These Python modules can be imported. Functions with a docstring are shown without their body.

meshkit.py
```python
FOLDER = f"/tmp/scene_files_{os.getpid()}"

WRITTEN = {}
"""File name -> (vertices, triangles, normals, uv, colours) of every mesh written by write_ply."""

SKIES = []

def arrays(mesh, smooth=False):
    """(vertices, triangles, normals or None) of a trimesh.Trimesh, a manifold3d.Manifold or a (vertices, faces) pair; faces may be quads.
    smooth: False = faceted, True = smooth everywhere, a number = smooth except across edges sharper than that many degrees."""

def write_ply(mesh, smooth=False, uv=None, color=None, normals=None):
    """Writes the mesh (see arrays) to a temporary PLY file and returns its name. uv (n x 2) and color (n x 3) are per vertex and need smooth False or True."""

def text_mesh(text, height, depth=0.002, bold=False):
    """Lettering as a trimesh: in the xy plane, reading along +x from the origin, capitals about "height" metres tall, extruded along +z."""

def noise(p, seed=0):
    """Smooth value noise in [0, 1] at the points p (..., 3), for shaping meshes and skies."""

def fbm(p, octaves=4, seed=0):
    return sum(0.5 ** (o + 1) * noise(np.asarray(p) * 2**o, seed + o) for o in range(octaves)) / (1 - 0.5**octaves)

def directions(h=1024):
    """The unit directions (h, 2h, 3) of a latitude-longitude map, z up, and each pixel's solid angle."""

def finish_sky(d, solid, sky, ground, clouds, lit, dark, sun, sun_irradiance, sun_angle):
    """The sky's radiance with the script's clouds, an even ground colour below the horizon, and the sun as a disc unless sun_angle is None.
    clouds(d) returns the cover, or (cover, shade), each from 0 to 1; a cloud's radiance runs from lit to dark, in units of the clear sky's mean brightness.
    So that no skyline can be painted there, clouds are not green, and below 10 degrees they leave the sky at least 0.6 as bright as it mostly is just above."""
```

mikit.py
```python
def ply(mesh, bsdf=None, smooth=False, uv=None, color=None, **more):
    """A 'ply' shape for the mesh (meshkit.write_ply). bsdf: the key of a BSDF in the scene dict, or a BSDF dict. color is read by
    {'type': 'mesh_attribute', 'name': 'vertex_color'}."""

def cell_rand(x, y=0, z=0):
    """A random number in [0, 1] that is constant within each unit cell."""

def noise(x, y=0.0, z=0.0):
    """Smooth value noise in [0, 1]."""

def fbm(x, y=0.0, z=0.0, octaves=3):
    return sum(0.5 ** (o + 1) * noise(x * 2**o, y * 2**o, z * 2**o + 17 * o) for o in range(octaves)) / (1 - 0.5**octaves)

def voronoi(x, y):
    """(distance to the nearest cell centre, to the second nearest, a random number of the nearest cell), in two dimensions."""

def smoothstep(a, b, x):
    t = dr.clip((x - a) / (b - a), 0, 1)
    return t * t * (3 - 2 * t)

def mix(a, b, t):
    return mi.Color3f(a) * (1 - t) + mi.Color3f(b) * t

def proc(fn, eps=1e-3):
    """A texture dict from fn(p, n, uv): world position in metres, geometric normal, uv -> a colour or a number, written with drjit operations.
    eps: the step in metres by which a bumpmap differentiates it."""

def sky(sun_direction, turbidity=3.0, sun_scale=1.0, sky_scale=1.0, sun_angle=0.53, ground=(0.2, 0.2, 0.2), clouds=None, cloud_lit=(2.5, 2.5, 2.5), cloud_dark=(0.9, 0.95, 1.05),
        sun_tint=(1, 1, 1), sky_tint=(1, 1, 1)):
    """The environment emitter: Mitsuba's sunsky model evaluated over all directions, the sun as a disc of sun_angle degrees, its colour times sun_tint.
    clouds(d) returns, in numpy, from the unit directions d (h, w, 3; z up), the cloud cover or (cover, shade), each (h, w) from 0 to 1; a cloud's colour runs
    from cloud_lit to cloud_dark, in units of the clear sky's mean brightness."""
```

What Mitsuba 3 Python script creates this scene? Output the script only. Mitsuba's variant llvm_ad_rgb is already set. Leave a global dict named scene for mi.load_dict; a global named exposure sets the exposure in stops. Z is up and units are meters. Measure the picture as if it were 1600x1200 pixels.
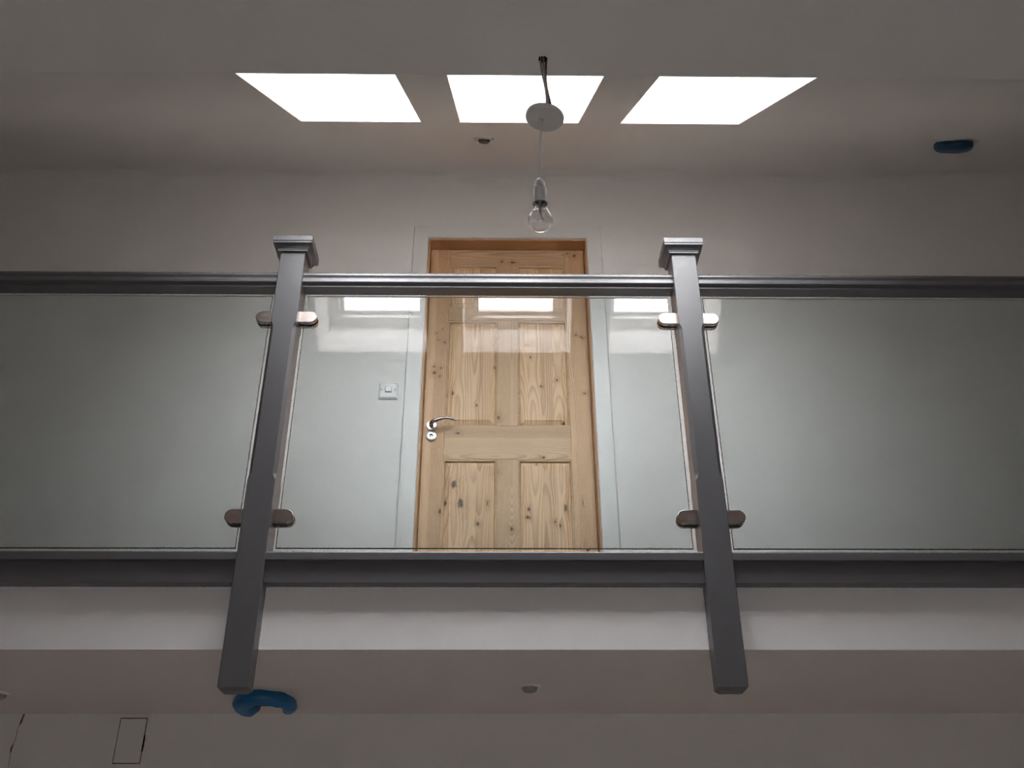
import math
import numpy as np
import trimesh
import manifold3d as m3
import shapely.geometry as sg
import drjit as dr
import mitsuba as mi
import mikit
from mikit import noise, fbm, smoothstep, mix, cell_rand

# ------------------------------------------------------------------ camera, sky, exposure
EYE = 1.6                       # camera height above the ground floor; heights below are given from the camera
YAW, PITCH, ROLL = 0.01435, math.radians(30.3746), 0.0034964
sy, cy, sp, cp = math.sin(YAW), math.cos(YAW), math.sin(PITCH), math.cos(PITCH)
FWD, RGT = np.array([sy * cp, cy * cp, sp]), np.array([cy, -sy, 0.0])
UP = np.cross(RGT, FWD) * math.cos(ROLL) + RGT * math.sin(ROLL)
T = mi.ScalarTransform4f
scene, labels = {'type': 'scene'}, {}
scene['camera'] = {'type': 'perspective', 'fov': math.degrees(2 * math.atan(800 / 1520.65)), 'fov_axis': 'x', 'near_clip': 0.05,
                   'to_world': T().look_at(origin=[0, 0, EYE], target=[*(FWD + [0, 0, EYE])], up=[*UP])}
scene['sky'] = mikit.sky((0.3, -0.5, 0.8), turbidity=4.0, sun_scale=0.0, sky_scale=1.0, ground=(0.1, 0.1, 0.1),
                         clouds=lambda d: (np.ones(d.shape[:2]), (2 - 2 * np.clip(d[..., 2], 0, 1)) / 3), cloud_lit=(0.98, 1.0, 1.03), cloud_dark=(0, 0, 0))   # an even overcast, three times as bright overhead as at the horizon
exposure = 7.84


# ------------------------------------------------------------------ materials
def bs(key, **d):
    scene[key] = {'type': 'twosided', 'bsdf': d}


def rgb(*c):
    return {'type': 'rgb', 'value': list(c)}


bs('m_wall', type='diffuse', reflectance=mikit.proc(lambda p, n, uv: mix((0.78, 0.75, 0.725), (0.81, 0.78, 0.755), fbm(p.x * 2.3, p.y * 2.3, p.z * 2.3))))
bs('m_soffit_shaded', type='diffuse', reflectance=mikit.proc(lambda p, n, uv: mix((0.73, 0.665, 0.635), (0.78, 0.71, 0.68), fbm(p.x * 3, p.y * 3, p.z * 3))))  # soffit colour, darker than the walls: its shade is put into the colour
bs('m_panel', type='diffuse', reflectance=rgb(0.77, 0.74, 0.725))
bs('m_spot_ring', type='roughconductor', material='Al', alpha=0.25, specular_reflectance=rgb(0.95, 0.93, 0.9))
bs('m_spot_dark', type='roughplastic', diffuse_reflectance=rgb(0.11, 0.09, 0.08), alpha=0.2)
bs('m_wall_dark', type='diffuse', reflectance=rgb(0.17, 0.155, 0.145))  # for the unseen walls, made dark to cut light bounced onto the landing
bs('m_fascia', type='diffuse', reflectance=rgb(0.88, 0.85, 0.845))
bs('m_gloss_white', type='roughplastic', diffuse_reflectance=rgb(0.80, 0.775, 0.75), alpha=0.25)
bs('m_floor', type='diffuse', reflectance=mikit.proc(lambda p, n, uv: mix((0.53, 0.49, 0.46), (0.61, 0.57, 0.53), fbm(p.x * 6, p.y * 6, 0))))
bs('m_landing_dark', type='diffuse', reflectance=rgb(0.10, 0.09, 0.085))  # unseen landing floor, made dark to cut bounce onto the door wall
bs('m_grey', type='roughplastic', diffuse_reflectance=rgb(0.132, 0.129, 0.136), int_ior=1.60, alpha=0.18)
bs('m_steel', type='roughconductor', material='Cr', alpha=0.13, specular_reflectance=rgb(0.88, 0.79, 0.71))
bs('m_chrome', type='roughconductor', material='Cr', alpha=0.12)
bs('m_lever', type='roughconductor', material='Cr', alpha=0.16, specular_reflectance=rgb(0.66, 0.58, 0.52))  # chrome tinted dark and warm: the wood it reflects is put into the colour
bs('m_rubber', type='diffuse', reflectance=rgb(0.03, 0.03, 0.03))
bs('m_dark', type='diffuse', reflectance=rgb(0.012, 0.010, 0.010))
bs('m_plastic', type='roughplastic', diffuse_reflectance=rgb(0.72, 0.70, 0.69), alpha=0.15)
bs('m_wire_grey', type='roughplastic', diffuse_reflectance=rgb(0.35, 0.33, 0.32), alpha=0.2)
bs('m_wire_brown', type='roughplastic', diffuse_reflectance=rgb(0.10, 0.06, 0.05), alpha=0.2)
bs('m_blue', type='principled', base_color=rgb(0.010, 0.125, 0.29), roughness=0.3, specular=0.5)
bs('m_blue_shaded', type='principled', base_color=rgb(0.006, 0.055, 0.112), roughness=0.35, specular=0.4)  # same blue film, darker copy for the dim slope: shade put into the colour
bs('m_blue_dark', type='principled', base_color=rgb(0.004, 0.03, 0.08), roughness=0.4, specular=0.4)
bs('m_glass_edge', type='principled', base_color=rgb(0.05, 0.10, 0.085), roughness=0.2, specular=0.5)
bs('m_glass_edge_lit', type='principled', base_color=rgb(0.50, 0.53, 0.50), roughness=0.3, specular=0.5)  # paler copy for the top edge: light caught in the glass, as colour
bs('m_shadow_line', type='diffuse', reflectance=rgb(0.16, 0.13, 0.12))  # brown that paints the shadow line round the cover plate
bs('m_cable', type='diffuse', reflectance=rgb(0.40, 0.34, 0.31))
bs('m_filament', type='roughconductor', material='W', alpha=0.3)
scene['m_pane'] = {'type': 'thindielectric', 'int_ior': 1.52}
scene['m_glass'] = {'type': 'thindielectric', 'int_ior': 1.54, 'specular_transmittance': rgb(0.79, 0.86, 0.865)}
scene['m_bulb'] = {'type': 'dielectric', 'int_ior': 1.5}

KNOTS = [(-0.304, 2.565, 0.0031, 1.0), (-0.275, 2.588, 0.0019, 1.0), (-0.294, 2.527, 0.0031, 1.0), (-0.264, 2.515, 0.0035, 1.0), (-0.309, 2.379, 0.0043, 1.0),
         (-0.277, 2.371, 0.0043, 1.0), (-0.307, 2.345, 0.0066, 1.0), (-0.280, 2.327, 0.0035, 1.6), (-0.218, 2.239, 0.0039, 2.5), (-0.107, 2.175, 0.0031, 2.2),
         (-0.026, 2.383, 0.0023, 3.0), (-0.006, 2.107, 0.0058, 1.4), (-0.189, 2.028, 0.0070, 0.7), (0.363, 2.559, 0.0035, 1.0), (0.387, 2.547, 0.0031, 0.8),
         (0.395, 2.541, 0.0027, 1.4), (0.144, 2.434, 0.0031, 2.2), (0.314, 2.343, 0.0035, 1.3), (0.264, 2.309, 0.0039, 1.2), (0.192, 2.275, 0.0035, 1.0),
         (0.391, 2.237, 0.0055, 0.6), (0.290, 2.081, 0.0055, 1.5), (0.100, 2.080, 0.0023, 1.5), (-0.018, 1.839, 0.0051, 1.8), (-0.201, 1.778, 0.0109, 1.4),
         (-0.235, 1.689, 0.0043, 2.5), (-0.169, 1.687, 0.0101, 1.8), (-0.257, 1.647, 0.0047, 1.8), (-0.053, 1.688, 0.0031, 3.0), (-0.093, 1.592, 0.0047, 1.5),
         (0.196, 1.908, 0.0055, 0.8), (0.162, 1.877, 0.0047, 0.6), (0.127, 1.659, 0.0055, 1.3), (0.121, 1.623, 0.0055, 1.2), (0.132, 1.621, 0.0031, 1.0),
         (0.240, 1.603, 0.0047, 1.0), (0.052, 1.567, 0.0055, 1.3), (0.261, 1.586, 0.0031, 2.5), (0.375, 1.474, 0.0055, 1.3), (0.287, 1.666, 0.0047, 3.0),
         (0.361, 1.689, 0.0016, 4.0), (0.061, 2.992, 0.0088, 0.5), (0.008, 2.996, 0.0049, 0.8), (0.372, 3.036, 0.0044, 1.6), (0.336, 3.050, 0.0034, 1.0)]


def pine(vertical, board, rings, seed, knots, tone=1.0, hue=(1, 1, 1), streak=0.64):
    def fn(p, n, uv):
        x, z = p.x, p.z - EYE
        u, v = (x, z) if vertical else (z, x)
        k, halo = mi.Float(0), mi.Float(0)
        for kx, kz, r, el in knots:
            d = dr.sqrt(dr.square(x - kx) + dr.square((z - kz) / el)) / (r * 1.2) * (0.75 + 0.5 * noise(x * 160, z * 90, 3))
            k = dr.maximum(k, 1 - smoothstep(0.55, 1.25, d))
            halo = dr.maximum(halo, dr.exp(-dr.square(d) * 0.11))
        cell = dr.floor(u / board + 0.37 * seed)
        b = cell_rand(cell, seed, 3)
        u0 = (cell + 0.5 - 0.37 * seed + 0.7 * (cell_rand(cell, seed, 5) - 0.5)) * board
        w = u - u0 + 0.012 * (fbm(u * 9, v * 2.2, seed + b * 9) - 0.5) + 0.010 * halo
        h = 0.004 + 0.075 * noise(v * 2.1 + 40 * b, seed) + 0.014 * noise(v * 6, b * 7)
        phase = dr.sqrt(dr.square(w) + dr.square(h) * 0.5) * rings + 3 * b
        f = phase - dr.floor(phase)
        late = smoothstep(0.25, 0.9, f) * (1 - smoothstep(0.92, 1.0, f))
        strength = 0.25 + 0.75 * noise(u * 30, v * 1.5, seed)
        fibre = noise(u * 700, v * 14, seed)
        t = dr.clip(0.05 + streak * late * strength + 0.45 * (b - 0.5) + 0.18 * (fibre - 0.5) + 0.35 * halo, 0, 1)
        c = mix((0.79 * tone, 0.52 * tone, 0.305 * tone), (0.43 * tone, 0.205 * tone, 0.080 * tone), t)
        return mix(c * mi.Color3f(*hue), (0.095, 0.036, 0.010), k * 0.95)
    return {'type': 'roughplastic', 'diffuse_reflectance': mikit.proc(fn), 'alpha': 0.3}


def in_x(a, b, c=-9, d=9):
    return [q for q in KNOTS if a - 0.02 <= q[0] <= b + 0.02 and c <= q[1] <= d]


scene['m_pine_stile'] = {'type': 'twosided', 'bsdf': pine(True, 0.13, 150.0, 1.0, in_x(-0.36, -0.25) + in_x(0.31, 0.43), 1.04, streak=1.0)}
scene['m_pine_panel'] = {'type': 'twosided', 'bsdf': pine(True, 0.058, 120.0, 2.0, in_x(-0.25, 0.32), 1.07)}
scene['m_pine_muntin'] = {'type': 'twosided', 'bsdf': pine(True, 0.11, 190.0, 3.0, in_x(-0.02, 0.09), 0.93)}
scene['m_pine_rail'] = {'type': 'twosided', 'bsdf': pine(False, 0.16, 130.0, 4.0, in_x(-0.25, 0.32, 1.89, 2.08) + in_x(-0.25, 0.32, 2.96), 0.87)}
scene['m_pine_jamb_shaded'] = {'type': 'twosided', 'bsdf': pine(True, 0.2, 110.0, 6.0, [], 0.80, (1.0, 0.82, 0.66))}  # redder, darker pine: shade in the door reveal put into the colour
scene['m_pine_frame_shaded'] = {'type': 'twosided', 'bsdf': pine(False, 0.2, 110.0, 5.0, [], 0.80, (1.0, 0.80, 0.62))}  # redder, darker pine: wood bounce and shade under the head, as colour


# ------------------------------------------------------------------ helpers (geometry is given relative to the camera's height)
def add(key, mesh, m, smooth=False):
    if hasattr(mesh, 'to_mesh'):
        g = mesh.to_mesh()
        mesh = trimesh.Trimesh(np.array(g.vert_properties[:, :3]), np.array(g.tri_verts), process=False)
    mesh = mesh.copy()
    mesh.apply_translation([0, 0, EYE])
    k, i = key, 0
    while k in scene:
        i += 1
        k = f'{key}_{i:03d}'
    scene[k] = mikit.ply(mesh, m, smooth=smooth)
    return k


def put(key, label, category=None, group=None, kind=None):
    d = {'label': label}
    if category:
        d['category'] = category
    if group:
        d['group'] = group
    if kind:
        d['kind'] = kind
    labels[key] = d


def part_label(key, label):
    labels[key] = {'label': label}


def box(x0, x1, y0, y1, z0, z1):
    m = trimesh.creation.box(extents=[x1 - x0, y1 - y0, z1 - z0])
    m.apply_translation([(x0 + x1) / 2, (y0 + y1) / 2, (z0 + z1) / 2])
    return m


def mbox(x0, x1, y0, y1, z0, z1):
    return m3.Manifold.cube([x1 - x0, y1 - y0, z1 - z0]).translate([x0, y0, z0])


def cbox(x0, x1, y0, y1, z0, z1, c=0.002):
    """A box with chamfered edges."""
    pts = []
    for a, b, d in ((c, c, 0), (c, 0, c), (0, c, c)):
        for x in (x0 + a, x1 - a):
            for y in (y0 + b, y1 - b):
                for z in (z0 + d, z1 - d):
                    pts.append((x, y, z))
    return m3.Manifold.hull_points(np.array(pts))


def join(ms):
    return trimesh.util.concatenate(ms)


def sweep_x(profile, x0, x1):
    """A closed (y, z) profile swept along x."""
    m = trimesh.creation.extrude_polygon(sg.Polygon(profile), x1 - x0, engine='earcut')
    v = np.array(m.vertices)
    m.vertices = np.stack([v[:, 2] + x0, v[:, 0], v[:, 1]], 1)
    return m


def lathe(profile, n=40):
    """(r, z) points turned about z."""
    return trimesh.creation.revolve(np.array(profile, float), sections=n)


def tube(points, r, sides=10):
    pts = np.array(points, float)
    rr = np.broadcast_to(r, (len(pts),))
    t = np.gradient(pts, axis=0)
    t /= np.linalg.norm(t, axis=1, keepdims=True)
    a = np.cross(t, [0.31, 0.2, 0.93] if abs(t[:, 2]).mean() < 0.8 else [0.9, 0.1, 0.2])
    a /= np.linalg.norm(a, axis=1, keepdims=True)
    b = np.cross(t, a)
    ang = np.arange(sides) * 2 * np.pi / sides
    v = pts[:, None] + rr[:, None, None] * (np.cos(ang)[None, :, None] * a[:, None] + np.sin(ang)[None, :, None] * b[:, None])
    n = len(pts)
    f = []
    for i in range(n - 1):
        for j in range(sides):
            p, q = i * sides + j, i * sides + (j + 1) % sides
            f += [[p, q, q + sides], [p, q + sides, p + sides]]
    v = np.vstack([v.reshape(-1, 3), pts[:1], pts[-1:]])
    for j in range(sides):
        f += [[n * sides, (j + 1) % sides, j], [n * sides + 1, (n - 1) * sides + j, (n - 1) * sides + (j + 1) % sides]]
    m = trimesh.Trimesh(v, f, process=False)
    m.fix_normals()
    return m


def spline(pts, n=40):
    from scipy.interpolate import CubicSpline
    pts = np.array(pts, float)
    s = np.r_[0, np.cumsum(np.linalg.norm(np.diff(pts, axis=0), axis=1))]
    return CubicSpline(s, pts)(np.linspace(0, s[-1], n))


def align(m, normal, at, spin=0.0):
    """Turns a mesh made about +z so that +z follows the normal, and moves it to its place."""
    m = m.copy()
    m.apply_transform(trimesh.transformations.rotation_matrix(spin, [0, 0, 1]))
    m.apply_transform(trimesh.geometry.align_vectors([0, 0, 1], normal))
    m.apply_translation(at)
    return m


# ------------------------------------------------------------------ the setting
XL, XR, YB = -3.6, 3.8, -2.4
GROUND = -EYE
DOORWALL = 3.8272
Y1, Z1, Y2, Z2 = 2.1127, 2.3442, 2.9076, 2.9483       # lower and upper edge of the skylight openings
SL = np.array([0, Y2 - Y1, Z2 - Z1])
OPEN = float(np.linalg.norm(SL))
SL = SL / OPEN
NR = np.array([0, -SL[2], SL[1]])                     # out through the roof
DEEP = 0.34
LIGHTS = [(-0.8188, -0.3274), (-0.1675, 0.3182), (0.4904, 0.9799)]
FLOOR2, SOFFIT, EDGE = 1.058, 0.79, 2.928             # upper floor, its underside and its front edge


def roof_space(m):
    """From (x, s up the slope, n out through the roof) to the room."""
    M = np.eye(4)[:3]
    M = np.array([[1, 0, 0, 0], [0, SL[1], NR[1], Y1], [0, SL[2], NR[2], Z1]])
    return m.transform(M) if hasattr(m, 'to_mesh') else m.apply_transform(np.vstack([M, [0, 0, 0, 1]]))


add('floor', box(XL, XR, YB, DOORWALL, GROUND - 0.1, GROUND), 'm_floor')
put('floor', 'bare grey ground floor below the landing, out of the picture', kind='structure')
s_wall = (DOORWALL - Y1) / SL[1]
roof = mbox(XL, XR, -0.75, s_wall + 0.6, 0, DEEP)
for a, b in LIGHTS:
    roof -= mbox(a, b, 0, OPEN, -0.1, DEEP + 0.1)
roof = roof_space(roof) - mbox(XL - 1, XR + 1, YB - 1, Y1, Z1 - 2, Z1)
flat = mbox(XL, XR, YB, Y1, Z1, Z1 + 0.22)
cut = roof_space(mbox(XL - 1, XR + 1, -0.001, 3, -1, 2))     # keep the flat ceiling out of the skylight shafts
# behind the skylights the ceiling bends softly to a shallower pitch and meets the wall in a small cove
_t = np.linspace(0, 1, 13)[:, None]
_A, _C, _B = np.array([3.24, Z1 + (3.24 - Y1) * SL[2] / SL[1]]), np.array([3.36, Z1 + (3.36 - Y1) * SL[2] / SL[1]]), np.array([3.52, Z1 + (3.36 - Y1) * SL[2] / SL[1] + 0.16 * 0.444])
BEND = np.vstack([(1 - _t) ** 2 * _A + 2 * _t * (1 - _t) * _C + _t ** 2 * _B, (1 - _t) ** 2 * np.array([3.69, _B[1] + 0.17 * 0.444]) + 2 * _t * (1 - _t) * np.array([DOORWALL, _B[1] + (DOORWALL - 3.52) * 0.444]) + _t ** 2 * np.array([DOORWALL, _B[1] + (DOORWALL - 3.52) * 0.444 - 0.14])])
bend = m3.CrossSection([np.vstack([BEND, [[DOORWALL, 4.1], [3.24, 4.1]]])]).extrude(XR - XL)
bend = bend.transform(np.array([[0, 0, 1, XL], [1, 0, 0, 0], [0, 1, 0, 0]]))
roof = roof + (bend - roof_space(mbox(XL - 1, XR + 1, -1, 9, DEEP, 9)))


def under(y):
    return float(np.interp(y, BEND[:, 0], BEND[:, 1])) if y > BEND[0, 0] else Z1 + (y - Y1) * SL[2] / SL[1]


hx, hy = 0.127, 2.053
roof = roof + (flat - cut)
hole = m3.CrossSection([[(hx - 0.013, hy - 0.013), (hx + 0.005, hy - 0.016), (hx + 0.015, hy - 0.006), (hx + 0.012, hy + 0.010), (hx - 0.002, hy + 0.015), (hx - 0.014, hy + 0.006)]])
roof -= m3.Manifold.extrude(hole, 0.10).translate([0, 0, Z1 - 0.02])
add('ceiling', roof, 'm_wall', smooth=22)
put('ceiling', 'off-white plastered ceiling, flat in front and sloping up behind the three skylights', kind='structure')
add('ceiling__cable_hole', m3.Manifold.extrude(hole.offset(-0.0006, m3.JoinType.Miter), 0.070).translate([0, 0, Z1 + 0.006]) - m3.Manifold.extrude(hole.offset(-0.0016, m3.JoinType.Miter), 0.068).translate([0, 0, Z1 + 0.004]), 'm_dark')
part_label('ceiling__cable_hole', 'small ragged dark hole in the ceiling where the lamp wires come out')

DX0, DX1, DTOP = -0.3488, 0.4192, 3.072               # inside of the door frame
TOP = Z1 + SL[2] * s_wall + 0.5
wall = mbox(XL, XR, DOORWALL, DOORWALL + 0.15, GROUND - 0.1, TOP) - mbox(DX0 - 0.03, DX1 + 0.03, DOORWALL - 1, DOORWALL + 1, FLOOR2, DTOP + 0.03)
wall -= roof_space(mbox(XL - 1, XR + 1, s_wall - 1.5, s_wall + 2, 0, 2))
add('wall_back', wall - mbox(XL - 1, XR + 1, 0, 9, -9, SOFFIT), 'm_wall')
add('wall_back__lower_wall', wall ^ mbox(XL - 1, XR + 1, 0, 9, -9, SOFFIT), 'm_wall')
part_label('wall_back__lower_wall', 'warm grey wall below the landing')
put('wall_back', 'off-white plastered wall around the pine door, going on below the landing', kind='structure')
add('wall_left', box(XL - 0.15, XL, YB - 0.15, DOORWALL + 0.6, GROUND - 0.1, TOP + 0.6), 'm_wall_dark')
put('wall_left', 'unseen side wall left of the picture, made dark to cut bounced light', kind='structure')
add('wall_right', box(XR, XR + 0.15, YB - 0.15, DOORWALL + 0.6, GROUND - 0.1, TOP + 0.6), 'm_wall_dark')
put('wall_right', 'unseen side wall right of the picture, made dark to cut bounced light', kind='structure')
WX0, WX1, WZ0, WZ1 = -1.05, 1.25, -1.58, -0.15           # an added window behind the camera, for fill daylight in the hall
add('wall_front', mbox(XL, XR, YB - 0.15, YB, GROUND - 0.1, Z1 + 0.3) - mbox(WX0, WX1, YB - 1, YB + 1, WZ0, WZ1), 'm_wall_dark')
put('wall_front', 'unseen wall behind the camera, made dark to cut bounced light', kind='structure')

add('landing', box(XL, XR, EDGE, DOORWALL, SOFFIT + 0.0125, FLOOR2 - 0.02), 'm_fascia')
add('landing__fascia', box(XL, XR, EDGE - 0.001, EDGE, SOFFIT, FLOOR2 - 0.02), 'm_fascia')
add('landing__soffit', box(XL, XR, EDGE, DOORWALL, SOFFIT, SOFFIT + 0.0125), 'm_soffit_shaded')
part_label('landing__soffit', 'soffit with shade put into its slightly darker colour')
put('landing', 'white landing edge with a soffit beneath, shade put into its colour', kind='structure')
add('landing__floorboard', box(XL, XR, EDGE, DOORWALL, FLOOR2 - 0.02, FLOOR2), 'm_landing_dark')
part_label('landing__floorboard', 'unseen floor of the landing, made dark to cut bounced light')

# skylights: an outer frame on the roof, a sash inside it, one pane
def ring(x0, x1, s0, s1, w, n0, n1, w_s=None):
    w_s = w_s or w
    return mbox(x0, x1, s0, s1, n0, n1) - mbox(x0 + w, x1 - w, s0 + w_s, s1 - w_s, n0 - 1, n1 + 1)


for i, (a, b) in enumerate(LIGHTS):
    k = f'window_{i + 1}'
    e = 0.05
    fr = ring(a - e, b + e, -e, OPEN + e, e + 0.048, DEEP, DEEP + 0.05, e + 0.05)
    add(f'{k}__frame', roof_space(fr), 'm_gloss_white')
    sa = ring(a + 0.030, b - 0.030, 0.030, OPEN - 0.030, 0.032, DEEP + 0.05, DEEP + 0.09, 0.036)
    sash = add(f'{k}__sash', roof_space(sa), 'm_gloss_white')
    add(f'{k}__pane', roof_space(box(a + 0.055, b - 0.055, 0.06, OPEN - 0.06, DEEP + 0.0695, DEEP + 0.0705)) if False else roof_space(
        trimesh.Trimesh([[a + 0.055, 0.06, DEEP + 0.07], [b - 0.055, 0.06, DEEP + 0.07], [b - 0.055, OPEN - 0.06, DEEP + 0.07], [a + 0.055, OPEN - 0.06, DEEP + 0.07]], [[0, 2, 1], [0, 3, 2]], process=False)), 'm_pane')
    put(k, ['left', 'middle', 'right'][i] + ' of the three white-framed skylights in the sloping ceiling', kind='structure')

wy = YB - 0.13
fr = mbox(WX0, WX1, wy, wy + 0.06, WZ0, WZ1)
for a, b in ((WX0 + 0.06, 0.07), (0.13, WX1 - 0.06)):
    fr -= mbox(a, b, wy - 1, wy + 1, WZ0 + 0.06, WZ1 - 0.06)
add('window_4__frame', fr, 'm_gloss_white')
for a, b in ((WX0 + 0.06, 0.07), (0.13, WX1 - 0.06)):
    add('window_4__pane', trimesh.Trimesh([[a, wy + 0.03, WZ0 + 0.06], [b, wy + 0.03, WZ0 + 0.06], [b, wy + 0.03, WZ1 - 0.06], [a, wy + 0.03, WZ1 - 0.06]], [[0, 2, 1], [0, 3, 2]], process=False), 'm_pane')
put('window_4', 'white-framed two-light window added behind the camera for fill daylight', kind='structure')

# ------------------------------------------------------------------ the pine door
LEAF = 3.90
THK = 0.044
L0, L1, LB, LT = DX0 + 0.0015, DX1 - 0.0015, FLOOR2 + 0.006, DTOP - 0.002
put('door_1', 'knotty pine six-panel door with a chrome lever handle and white architrave', kind='structure')


def wood(name, x0, x1, z0, z1, m):
    return add('door_1__' + name, cbox(x0, x1, LEAF, LEAF + THK, z0, z1, 0.0012), m)


SX0, SX1, MX0, MX1 = -0.2505, 0.3205, -0.013, 0.083
wood('stile', L0, SX0, LB, LT, 'm_pine_stile')
wood('stile', SX1, L1, LB, LT, 'm_pine_stile')
RAILS = [(LB, 1.31), (1.897, 2.066), (2.639, 2.712), (2.974, LT)]
for z0, z1 in RAILS:
    wood('rail', SX0, SX1, z0, z1, 'm_pine_rail')
for r in range(3):
    z0, z1 = RAILS[r][1], RAILS[r + 1][0]
    wood('muntin', MX0, MX1, z0, z1, 'm_pine_muntin')
    for x0, x1 in ((SX0, MX0), (MX1, SX1)):
        def loop(d, y):
            return [(x0 + d, y, z0 + d), (x1 - d, y, z0 + d), (x1 - d, y, z1 - d), (x0 + d, y, z1 - d)]

        def strip(loops):
            v, f = [], []
            for lp in loops:
                v += lp
            for q in range(len(loops) - 1):
                for j in range(4):
                    p0, p1 = q * 4 + j, q * 4 + (j + 1) % 4
                    f += [[p0, p1, p1 + 4], [p0, p1 + 4, p0 + 4]]
            return v, f
        v, f = strip([loop(0.0, LEAF + 0.030), loop(0.0, LEAF + 0.0125), loop(0.011, LEAF + 0.0125), loop(0.030, LEAF + 0.0055), loop(0.0305, LEAF + 0.0035)])
        n = len(v)
        f += [[n - 4, n - 3, n - 2], [n - 4, n - 2, n - 1], [0, 2, 1], [0, 3, 2]]
        pk = add('door_1__panel', trimesh.Trimesh(v, f, process=False), 'm_pine_panel')
        prof = [(0.0, 0.0125), (0.0, 0.001)] + [(0.001 + 0.0085 * math.sin(t), 0.002 + 0.0085 * (1 - math.cos(t))) for t in np.linspace(0, math.pi / 2, 6)] + [(0.0108, 0.0125)]
        v, f = strip([loop(d, LEAF + y) for d, y in prof])
        add(pk + '__bead', trimesh.Trimesh(v, f, process=False), 'm_pine_rail', smooth=40)
# lining, stops and architrave
FY0, FY1 = DOORWALL - 0.001, DOORWALL + 0.151
add('door_1__jamb', cbox(DX0 - 0.03, DX0, FY0, FY1, FLOOR2, DTOP, 0.001), 'm_pine_jamb_shaded')
add('door_1__jamb', cbox(DX1, DX1 + 0.03, FY0, FY1, FLOOR2, DTOP, 0.001), 'm_pine_jamb_shaded')
add('door_1__frame_head', cbox(DX0 - 0.03, DX1 + 0.03, FY0, FY1, DTOP, DTOP + 0.03, 0.001), 'm_pine_frame_shaded')
S0 = LEAF + THK + 0.001
add('door_1__stop', join([box(DX0, DX0 + 0.015, S0, S0 + 0.03, FLOOR2, DTOP), box(DX1 - 0.015, DX1, S0, S0 + 0.03, FLOOR2, DTOP), box(DX0 + 0.015, DX1 - 0.015, S0, S0 + 0.03, DTOP - 0.015, DTOP), box(DX0 + 0.015, DX1 - 0.015, S0, S0 + 0.03, FLOOR2, FLOOR2 + 0.02)]), 'm_pine_frame_shaded')
AI, AO, AT = 0.008, 0.083, 0.016


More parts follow.
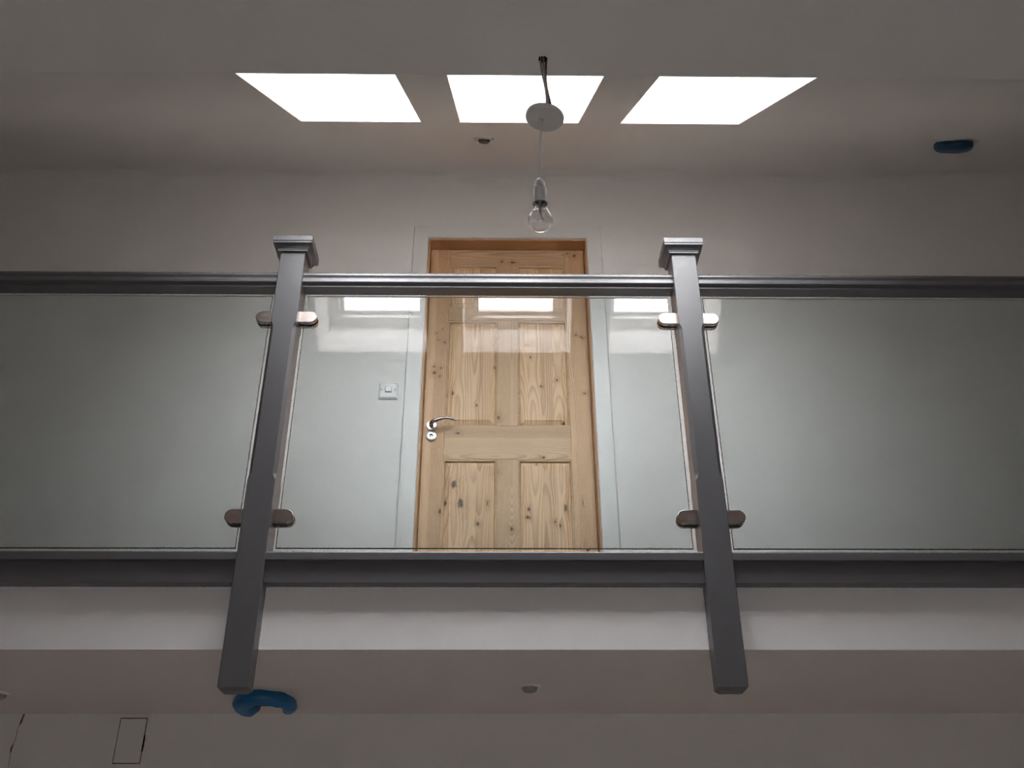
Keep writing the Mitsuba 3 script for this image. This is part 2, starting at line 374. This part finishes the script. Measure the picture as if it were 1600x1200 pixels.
def architrave(side):
    """One mitred length: a (across, thickness) profile swept along the opening's edge."""
    prof = [(AI, 0.0), (AI, 0.011), (AI + 0.004, 0.0155), (AI + 0.009, AT), (AO - 0.006, AT), (AO - 0.0015, AT - 0.0025), (AO, AT - 0.007), (AO, 0.0)]
    v, f, n = [], [], len(prof)
    for end in (0, 1):
        for d, h in prof:
            y = DOORWALL - h
            if side == 'head':
                v.append((DX0 - d, y, DTOP + d) if end == 0 else (DX1 + d, y, DTOP + d))
            else:
                x = DX0 - d if side == 'left' else DX1 + d
                v.append((x, y, FLOOR2) if end == 0 else (x, y, DTOP + d))
    for j in range(n):
        k = (j + 1) % n
        f += [[j, k, n + k], [j, n + k, n + j]]
    f += [[0, j + 1, j] for j in range(1, n - 1)] + [[n, n + j, n + j + 1] for j in range(1, n - 1)]
    m = trimesh.Trimesh(v, f, process=False)
    m.fix_normals()
    return m


for side in ('left', 'right', 'head'):
    k = add('door_1__architrave', architrave(side), 'm_gloss_white', smooth=30)
    part_label(k, 'white painted architrave')
# lever handle and keyhole plate
HX, HZ = -0.309, 2.064


def facing(profile, x, z, y=LEAF, n=40):
    return align(lathe(profile, n), [0, -1, 0], [x, y, z])


put_rose = [(0, 0), (0.0235, 0), (0.0242, 0.003), (0.0232, 0.0075), (0.0205, 0.0085), (0, 0.009)]
add('door_1__handle__rose', facing(put_rose, HX, HZ), 'm_chrome', smooth=35)
path = spline([(HX, LEAF - 0.008, HZ), (HX + 0.001, LEAF - 0.030, HZ), (HX + 0.010, LEAF - 0.046, HZ - 0.001), (HX + 0.030, LEAF - 0.050, HZ + 0.007), (HX + 0.056, LEAF - 0.048, HZ + 0.015), (HX + 0.082, LEAF - 0.044, HZ + 0.017), (HX + 0.105, LEAF - 0.038, HZ + 0.009)], 48)
s = np.linspace(0, 1, 48)
add('door_1__handle__lever', tube(path, np.interp(s, [0, 0.18, 0.35, 0.6, 0.95, 1], [0.0098, 0.0098, 0.0092, 0.0068, 0.0052, 0.003]), 16), 'm_lever', smooth=60)
part_label('door_1__handle', 'chrome lever handle on a round rose')
KZ = 2.011
ky = [(0.0075, 0), (0.0235, 0), (0.0245, 0.003), (0.0235, 0.0065), (0.0175, 0.0085), (0.0095, 0.0085), (0.0075, 0.006), (0.0075, 0)]
add('door_1__keyhole_plate', facing(ky, HX + 0.001, KZ), 'm_chrome', smooth=35)
part_label('door_1__keyhole_plate', 'round chrome keyhole plate')
add('door_1__keyhole_plate__keyhole', facing([(0, 0.0), (0.0075, 0.0), (0.0075, 0.002), (0, 0.002)], HX + 0.001, KZ), 'm_dark')
slot = trimesh.creation.extrude_polygon(sg.Point(0, 0.0015).buffer(0.0034).union(sg.box(-0.0015, -0.0055, 0.0015, 0.0015)), 0.0016, engine='earcut')
add('door_1__keyhole_plate__cover', align(slot, [0, -1, 0], [HX + 0.001, LEAF - 0.002, KZ]), 'm_chrome')

# ------------------------------------------------------------------ the balustrade
put('balustrade', 'grey painted landing balustrade with two newel posts and clear glass panels', 'balustrade')
PF = 2.8654
POSTS = [(-0.811, -0.721), (0.634, 0.724)]
PB = PF + 0.090


def newel(x0, x1):
    def loop8(c, z, y1=PB, inset=0.0):
        a0, a1, b0, b1 = x0 + inset, x1 - inset, PF + inset, y1 - inset
        return [(a0 + c, b0, z), (a1 - c, b0, z), (a1, b0 + c, z), (a1, b1 - c, z), (a1 - c, b1, z), (a0 + c, b1, z), (a0, b1 - c, z), (a0, b0 + c, z)]
    levels = [loop8(0.002, 0.657, EDGE, 0.010), loop8(0.002, 0.667, EDGE), loop8(0.002, FLOOR2 - 0.004, EDGE), loop8(0.002, FLOOR2 - 0.0035), loop8(0.002, 1.322)]
    for t in np.linspace(0, 1, 7):
        levels.append(loop8(0.002 + 0.0095 * math.sin(t * math.pi / 2), 1.322 + 0.028 * t))
    for t in np.linspace(0, 1, 7):
        levels.append(loop8(0.002 + 0.0095 * math.cos(t * math.pi / 2), 1.905 + 0.028 * t))
    levels.append(loop8(0.002, 2.262))
    v = np.array(levels).reshape(-1, 3)
    f = []
    for q in range(len(levels) - 1):
        for j in range(8):
            a, b = q * 8 + j, q * 8 + (j + 1) % 8
            f += [[a, b, b + 8], [a, b + 8, a + 8]]
    n = len(levels)
    f += [[0, j + 1, j] for j in range(1, 7)] + [[(n - 1) * 8, (n - 1) * 8 + j, (n - 1) * 8 + j + 1] for j in range(1, 7)]
    return trimesh.Trimesh(v, f, process=False)


def post_cap(x0, x1):
    """Square tiers: (overhang beyond the post, height) points up the profile."""
    prof = [(0.0, 2.240), (0.0085, 2.240), (0.0085, 2.2445), (0.0105, 2.2475), (0.0105, 2.2495)] + [(0.012 + 0.013 * (1 - math.cos(t)), 2.2505 + 0.0145 * math.sin(t)) for t in np.linspace(0.1, math.pi / 2, 7)]
    prof += [(0.0262, 2.266), (0.0262, 2.2715), (0.0245, 2.273), (0.0245, 2.2745), (0.0270, 2.276), (0.0270, 2.2965), (0.0245, 2.2995), (-0.012, 2.306)]
    v, f = [], []
    for d, z in prof:
        v += [(x0 - d, PF - d, z), (x1 + d, PF - d, z), (x1 + d, PB + d, z), (x0 - d, PB + d, z)]
    n = len(prof)
    for q in range(n - 1):
        for j in range(4):
            a, b = q * 4 + j, q * 4 + (j + 1) % 4
            f += [[a, b, b + 4], [a, b + 4, a + 4]]
    f += [[0, 2, 1], [0, 3, 2], [4 * n - 4, 4 * n - 3, 4 * n - 2], [4 * n - 4, 4 * n - 2, 4 * n - 1]]
    return trimesh.Trimesh(v, f, process=False)


for i, (a, b) in enumerate(POSTS):
    k = add('balustrade__newel_post', newel(a, b), 'm_grey', smooth=20)
    add(k + '__cap', post_cap(a, b), 'm_grey', smooth=32)
    part_label(k, 'grey newel post with stopped chamfers, ' + ('left' if i == 0 else 'right') + ' of the door')

RC, RB = 2.9195, 2.1045                                # handrail: middle and underside
half = [(-0.0245, 0.0), (-0.0250, 0.0010), (-0.0242, 0.0072), (-0.0236, 0.0080), (-0.0300, 0.0108), (-0.0360, 0.0142), (-0.0368, 0.0155), (-0.0370, 0.0175),
        (-0.0366, 0.0210), (-0.0358, 0.0255), (-0.0345, 0.0300), (-0.0330, 0.0330), (-0.0303, 0.0350), (-0.0296, 0.0378), (-0.0308, 0.0422), (-0.0327, 0.0458),
        (-0.0332, 0.0470), (-0.0328, 0.0500), (-0.0318, 0.0545), (-0.0298, 0.0590), (-0.0262, 0.0632), (-0.0200, 0.0662), (-0.0100, 0.0682), (0.0, 0.0688)]
prof = half + [(-y, z) for y, z in half[-2::-1]]
prof = [(RC + y, RB + z) for y, z in prof]
SPANS = [(XL, POSTS[0][0]), (POSTS[0][1], POSTS[1][0]), (POSTS[1][1], XR)]
NOSE = [(2.8685, 1.0545), (2.8700, 1.053), (2.982, 1.053 + 0.0055), (2.982, 1.0800), (2.8745, 1.0800), (2.8712, 1.0790), (2.8692, 1.0765), (2.8685, 1.0735)]
NOSE = [(y, z) for y, z in NOSE]
for i, (a, b) in enumerate(SPANS):
    where = ('left of the left newel post', 'between the two newel posts', 'right of the right newel post')[i]
    k = add('balustrade__handrail', sweep_x(prof, a, b), 'm_grey', smooth=28)
    part_label(k, 'grey moulded handrail length ' + where)
    nose = [(2.8685, 1.0520), (EDGE, 1.0520), (EDGE, FLOOR2), (2.975, FLOOR2), (2.975, 1.0800), (2.8745, 1.0800), (2.8712, 1.0790), (2.8692, 1.0765), (2.8685, 1.0735)]
    k = add('balustrade__base_rail', sweep_x(nose, a, b), 'm_grey', smooth=28)
    part_label(k, 'grey base rail length ' + where)
    add(k + '__apron', sweep_x([(2.8860, 0.9850), (2.8875, 0.9835), (EDGE, 0.9835), (EDGE, 1.0520), (2.8860, 1.0520)], a, b), 'm_grey')
GY, GB, GT = 2.9154, 1.1065, 2.0765
for i, (a, b) in enumerate([(XL + 0.02, -0.8315), (-0.7035, 0.6135), (0.7430, XR - 0.02)]):
    pane = trimesh.Trimesh([[a, GY, GB], [b, GY, GB], [b, GY, GT], [a, GY, GT]], [[0, 1, 2], [0, 2, 3]], process=False)
    k = add('balustrade__glass_panel', pane, 'm_glass')
    part_label(k, 'clear glass panel ' + ('left of the left newel post', 'between the two newel posts in front of the door', 'right of the right newel post')[i])
    t, e = 0.0042, 0.0014
    add(k + '__edge', join([box(a, b, GY - t, GY + t, GB - e, GB), box(a - e, a, GY - t, GY + t, GB - e, GT), box(b, b + e, GY - t, GY + t, GB - e, GT)]), 'm_glass_edge')
    add(k + '__edge', box(a - e, b + e, GY - t, GY + t, GT, GT + 0.0006), 'm_glass_edge_lit')


def d_plate(x, s, z, y0, y1, bevel):
    """A D-shaped plate that starts at the post's face x and goes out along s."""
    def outline(r):
        L, R = 0.041, 0.0235 - r
        pts = [(0.0, -R), (0.0, R)] + [(L + R * math.cos(t), R * math.sin(t)) for t in np.linspace(math.pi / 2, -math.pi / 2, 17)]
        return [(x + s * a, z + b) for a, b in pts]
    pts = [(a, y0, b) for a, b in outline(bevel)] + [(a, y0 + bevel * (1 if y1 > y0 else -1), b) for a, b in outline(0)] + [(a, y1, b) for a, b in outline(0)]
    return m3.Manifold.hull_points(np.array(pts))


for x, s, side in ((POSTS[0][0], -1, 'left side of the left newel post'), (POSTS[0][1], 1, 'right side of the left newel post'), (POSTS[1][0], -1, 'left side of the right newel post'), (POSTS[1][1], 1, 'right side of the right newel post')):
    for z, w in ((1.9725, 'upper'), (1.2065, 'lower')):
        k = add('balustrade__glass_clamp', d_plate(x, s, z, 2.8935, 2.9095, 0.0018), 'm_steel', smooth=15)
        part_label(k, f'{w} brushed steel glass clamp on the {side}')
        add(k + '__gasket', d_plate(x, s, z, 2.9100, 2.9148, 0.0001), 'm_rubber')
        add(k + '__gasket', d_plate(x, s, z, 2.9160, 2.9205, 0.0001), 'm_rubber')
        add(k + '__back_plate', d_plate(x, s, z, 2.9370, 2.9210, 0.0018), 'm_steel', smooth=15)

# ------------------------------------------------------------------ pendant lamp hanging by its wires from the ceiling
put('pendant_lamp', 'clear bulb in a white lampholder hanging from a loose ceiling rose on bare wires', 'pendant lamp')
PY = 2.055
for j, (m, lab) in enumerate((('m_wire_grey', 'grey supply wire'), ('m_wire_brown', 'dark brown supply wire'), ('m_wire_grey', None))):
    o = [(-0.005, 0.002), (0.005, 0.0), (0.0, -0.004)][j]
    z = np.linspace(0, 1, 9)
    pts = [(0.127 + 0.0145 * t ** 1.3 + o[0] * (1 + 0.7 * math.sin(7 * t + j)), PY + o[1] * (1 + 0.5 * math.cos(6 * t + j)), Z1 + 0.045 - (Z1 + 0.045 - 2.118) * t) for t in z]
    k = add('pendant_lamp__wire', tube(spline(pts, 40), 0.0031, 8), m, smooth=60)
    if lab:
        part_label(k, lab)
rose = lathe([(0, 0.0), (0.050, 0.0), (0.0545, 0.003), (0.056, 0.007), (0.056, 0.0145), (0.0535, 0.016), (0.0515, 0.016), (0.0515, 0.006), (0, 0.006)], 64)
tilt = trimesh.transformations.rotation_matrix(math.radians(9), [0, 1, 0]) @ trimesh.transformations.rotation_matrix(math.radians(5), [1, 0, 0])
RO = np.array([0.126, PY, 2.096])
rose.apply_transform(tilt)
rose.apply_translation(RO)
add('pendant_lamp__ceiling_rose', rose, 'm_plastic', smooth=35)
part_label('pendant_lamp__ceiling_rose', 'round white ceiling rose, hanging tilted')
nut = lathe([(0, -0.005), (0.005, -0.005), (0.0072, -0.002), (0.0075, 0.0005), (0, 0.0005)], 24)
nut.apply_transform(tilt)
nut.apply_translation(RO + [-0.008, 0.0, 0.0005])
add('pendant_lamp__ceiling_rose__cord_outlet', nut, 'm_plastic', smooth=35)
CX = 0.108
cord = spline([(0.1175, PY, 2.096), (0.1165, PY, 2.07), (0.1125, PY, 1.99), (0.1095, PY, 1.91), (CX, PY, 1.866)], 30)
add('pendant_lamp__cord', tube(cord, 0.0032, 10), 'm_plastic', smooth=60)


def at_lamp(p, n=48):
    m = lathe(p, n)
    m.apply_translation([CX, PY, 0])
    return m


add('pendant_lamp__lampholder', at_lamp([(0, 1.870), (0.0045, 1.870), (0.0055, 1.867), (0.0095, 1.864), (0.0135, 1.858), (0.0155, 1.850), (0.0165, 1.838), (0.0185, 1.833), (0.0185, 1.8315), (0.0, 1.8315)]), 'm_plastic', smooth=35)
add('pendant_lamp__lampholder__skirt', at_lamp([(0.0, 1.8285), (0.0195, 1.8285), (0.0210, 1.8265), (0.0213, 1.779), (0.0205, 1.777), (0.0193, 1.777), (0.0190, 1.812), (0.0, 1.812)]), 'm_plastic', smooth=35)
add('pendant_lamp__lampholder__joint', at_lamp([(0.0, 1.8318), (0.0172, 1.8318), (0.0172, 1.8282), (0.0, 1.8282)]), 'm_dark')
def envelope(d):
    p = [(0.0128 - d, 1.7895), (0.0131 - d, 1.779), (0.0145 - d, 1.770), (0.0185 - d, 1.7605), (0.0235 - d, 1.7515)]
    c, R = 1.7205, 0.0342 - d
    return p + [(R * math.sin(t), c - R * math.cos(t)) for t in np.linspace(2.30, 0.0, 30)]


shell = envelope(0.0) + envelope(0.0009)[::-1] + [envelope(0.0)[0]]
shell = lathe(shell, 64)
if shell.volume < 0:
    shell.invert()
shell.apply_translation([CX, PY, 0])
add('pendant_lamp__bulb', shell, 'm_bulb', smooth=60)
part_label('pendant_lamp__bulb', 'clear glass bulb')
add('pendant_lamp__bulb__cap', at_lamp([(0, 1.810), (0.0125, 1.810), (0.0128, 1.7895), (0.0122, 1.7875), (0.004, 1.785), (0, 1.785)]), 'm_filament', smooth=35)
add('pendant_lamp__bulb__stem', at_lamp([(0, 1.785), (0.006, 1.785), (0.0042, 1.772), (0.0028, 1.757), (0.0034, 1.748), (0, 1.747)], 20), 'm_wire_grey', smooth=40)
coil = [(CX + 0.0095 * math.sin(t * 0.5) * math.cos(0.3), PY + 0.004 * math.cos(t), 1.722 + 0.0035 * math.cos(t * 1.6) + 0.003 * math.sin(t * 0.5)) for t in np.linspace(-3, 3, 40)]
legs = [[(CX + sgn * 0.002, PY, 1.750), (CX + sgn * 0.006, PY, 1.735), coil[0 if sgn < 0 else -1]] for sgn in (-1, 1)]
add('pendant_lamp__bulb__filament', join([tube(coil, 0.0007, 6)] + [tube(spline(q, 10), 0.0006, 6) for q in legs] + [tube([(CX, PY, 1.748), (CX + 0.001, PY, 1.735), (CX, PY, 1.724)], 0.0012, 6)]), 'm_filament', smooth=60)

# ------------------------------------------------------------------ light switch on the door wall
put('light_switch', 'white plastic light switch with one rocker on the wall left of the pine door', 'light switch')
SXc, SZc = -0.5045, 2.2015


def plate_hull(x0, x1, z0, z1, y0, y1, edge, drop):
    pts = [(x, y1, z) for x in (x0, x1) for z in (z0, z1)] + [(x, y0 + drop, z) for x in (x0, x1) for z in (z0, z1)]
    pts += [(x, y0, z) for x in (x0 + edge, x1 - edge) for z in (z0 + edge, z1 - edge)]
    return m3.Manifold.hull_points(np.array(pts))


add('light_switch__plate', plate_hull(SXc - 0.0425, SXc + 0.0425, SZc - 0.0415, SZc + 0.0415, DOORWALL - 0.010, DOORWALL, 0.007, 0.004), 'm_plastic')
rk = plate_hull(SXc - 0.0135, SXc + 0.0135, SZc - 0.009, SZc + 0.019, DOORWALL - 0.0155, DOORWALL - 0.0098, 0.002, 0.003)
add('light_switch__rocker', rk, 'm_plastic')
add('light_switch__rocker_surround', mbox(SXc - 0.0155, SXc + 0.0155, DOORWALL - 0.0104, DOORWALL - 0.0095, SZc - 0.012, SZc + 0.021), 'm_wire_grey')
for sgn in (-1, 1):
    add('light_switch__screw', align(lathe([(0, 0), (0.0032, 0), (0.0030, 0.0008), (0, 0.0012)], 20), [0, -1, 0], [SXc + sgn * 0.0305, DOORWALL - 0.0099, SZc + 0.004]), 'm_wire_brown')

# ------------------------------------------------------------------ recessed spotlights and the two blue-wrapped fittings


def on_slope(x, y):
    return np.array([x, y, under(y)])


def slope_normal(y):
    d = np.array([0, 0.02, under(y + 0.01) - under(y - 0.01)])
    return np.array([0, d[2], -d[1]]) / np.linalg.norm(d)


def spot(at, normal, r, label, ring='m_panel', lamp='m_wire_grey'):
    k, i = 'spotlight', 0
    while k in labels:
        i += 1
        k = f'spotlight_{i:03d}'
    put(k, label, 'spotlight')
    ringp = [(r * 0.62, 0), (r, 0), (r, 0.0025), (r * 0.96, 0.0055), (r * 0.80, 0.0075), (r * 0.66, 0.006), (r * 0.62, 0)]
    add(k + '__trim_ring', align(lathe(ringp, 40), normal, at), ring, smooth=35)
    add(k + '__lamp', align(lathe([(0, 0), (r * 0.60, 0), (r * 0.60, 0.010), (r * 0.52, 0.017), (r * 0.36, 0.0205), (0, 0.022)], 32), normal, at), lamp, smooth=30)


spot(on_slope(-0.077, 3.300), slope_normal(3.285), 0.047, 'round spotlight in the sloping ceiling below the middle skylight', 'm_spot_ring', 'm_spot_dark')
spot(np.array([0.105, 3.39, SOFFIT]), np.array([0, 0, -1.0]), 0.043, 'round white spotlight in the soffit under the landing, between the newel posts')
spot(np.array([-1.740, 3.489, SOFFIT]), np.array([0, 0, -1.0]), 0.043, 'round white spotlight in the soffit at the far left edge, cut by the frame')


def puffy(r, h, seed, n=64):
    """A squat wrapped dome with creases."""
    import meshkit
    prof = [(0, h * 0.93), (r * 0.35, h * 0.97), (r * 0.62, h), (r * 0.82, h * 0.92), (r * 0.95, h * 0.72), (r, h * 0.45), (r * 0.97, h * 0.2), (r * 0.90, 0.004), (0, 0.004)]
    P = spline([(a, 0, b) for a, b in prof], 34)[:, [0, 2]]
    P[:, 0] = np.maximum(P[:, 0], 0)
    m = lathe(P, n)
    v = np.array(m.vertices)
    a = np.arctan2(v[:, 1], v[:, 0])
    q = np.stack([np.cos(a) * 2.2, np.sin(a) * 2.2, v[:, 2] * 40], 1)
    k = 1 + 0.10 * (meshkit.fbm(q, 3, seed) - 0.5)
    v[:, :2] *= k[:, None]
    v[:, 2] += np.where(v[:, 2] > h * 0.5, 0.010 * (meshkit.fbm(v * 35 + 5, 3, seed + 9) - 0.5), 0)
    m.vertices = v
    return m


def blue_fitting(key, at, normal, r, label, torn):
    put(key, label, 'ceiling fitting')
    add(key + '__base', align(lathe([(0, 0), (r * 0.93, 0), (r * 0.93, 0.008), (r * 0.85, 0.011), (0, 0.011)], 48), normal, at), 'm_plastic', smooth=35)
    part_label(key + '__base', 'white base plate')
    if not torn:
        add(key + '__cover', align(puffy(r, 0.048, 3), normal, at), 'm_blue_shaded', smooth=60)
        part_label(key + '__cover', 'blue plastic dust cover')
        return
    import meshkit
    # a gathered roll of blue film round the fitting, open at the back, its right end pulled to a point
    ang = np.linspace(math.radians(118), math.radians(418), 60)
    t = np.linspace(0, 1, 60)
    R = np.array([1, 1, 1]) * 1.0
    pts = np.stack([r * (0.74 + 0.10 * t) * np.cos(ang), r * (0.80 + 0.45 * np.maximum(0, t - 0.72) * 3) * np.sin(ang), 0.030 + 0.004 * np.sin(9 * t)], 1)
    rad = np.interp(t, [0, 0.06, 0.2, 0.5, 0.8, 0.95, 1.0], [0.010, 0.029, 0.031, 0.027, 0.025, 0.018, 0.005])
    roll = tube(pts, rad, 18)
    v = np.array(roll.vertices)
    v += roll.vertex_normals * (0.010 * (meshkit.fbm(v * 30, 3, 4) - 0.5))[:, None]
    v[:, 2] = np.maximum(v[:, 2], 0.002)
    roll.vertices = v
    roll.vertices = np.array(roll.vertices) * [1, 1, -1]
    if roll.volume < 0:
        roll.invert()
    roll.apply_translation(at)
    add(key + '__cover', roll, 'm_blue', smooth=60)
    part_label(key + '__cover', 'torn roll of blue plastic film')
    core = lathe([(0, 0.004), (r * 0.62, 0.004), (r * 0.60, 0.020), (r * 0.40, 0.030), (0, 0.032)], 40)
    core.vertices = np.array(core.vertices) * [1, 1, -1]
    if core.volume < 0:
        core.invert()
    core.apply_translation(at)
    add(key + '__inner_film', core, 'm_blue_dark', smooth=40)


blue_fitting('ceiling_fitting', on_slope(2.092, 3.285), slope_normal(3.265), 0.086, 'round ceiling fitting wrapped in blue plastic on the sloping ceiling at upper right', False)
blue_fitting('ceiling_fitting_001', np.array([-0.818, 3.518, SOFFIT]), np.array([0, 0, -1.0]), 0.105, 'ceiling fitting with torn blue plastic film behind the foot of the left newel post', True)

# ------------------------------------------------------------------ on the lower wall
put('access_panel', 'pale rectangular cover plate on the lower wall just under the soffit, at lower left', 'access panel')
add('access_panel__frame', mbox(-1.440, -1.306, DOORWALL - 0.004, DOORWALL, 0.594, 0.787) - mbox(-1.4265, -1.3225, DOORWALL - 1, DOORWALL + 1, 0.610, 0.7755), 'm_wall')
add('access_panel__shadow_line', mbox(-1.4265, -1.3225, DOORWALL - 0.0015, DOORWALL, 0.610, 0.7755), 'm_shadow_line')  # flat brown strip standing in for the shadow round the cover
add('access_panel__cover', plate_hull(-1.4225, -1.3265, 0.614, 0.7705, DOORWALL - 0.008, DOORWALL - 0.0015, 0.002, 0.0015), 'm_panel')
add('access_panel__slot', mbox(-1.3263, -1.3205, DOORWALL - 0.0065, DOORWALL, 0.655, 0.712), 'm_dark')
part_label('access_panel__slot', 'narrow dark slot at the right edge')
put('cable', 'thin crooked cable down the lower wall under the soffit at the far left', 'cable')
add('cable__run', tube(spline([(-1.797, DOORWALL - 0.002, 0.760), (-1.802, DOORWALL - 0.0015, 0.735), (-1.803, DOORWALL - 0.0015, 0.700), (-1.807, DOORWALL - 0.002, 0.665), (-1.807, DOORWALL - 0.001, 0.640), (-1.806, DOORWALL - 0.001, 0.560)], 30), 0.0014, 8), 'm_cable', smooth=60)
add('cable__dark_end', tube([(-1.792, DOORWALL - 0.002, 0.7885), (-1.795, DOORWALL - 0.003, 0.772), (-1.7985, DOORWALL - 0.002, 0.752)], 0.0030, 8), 'm_wire_brown', smooth=60)
add('cable__dark_end', tube([(-1.806, DOORWALL - 0.002, 0.678), (-1.809, DOORWALL - 0.003, 0.665), (-1.8085, DOORWALL - 0.002, 0.652)], [0.002, 0.0034, 0.002], 8), 'm_wire_brown', smooth=60)
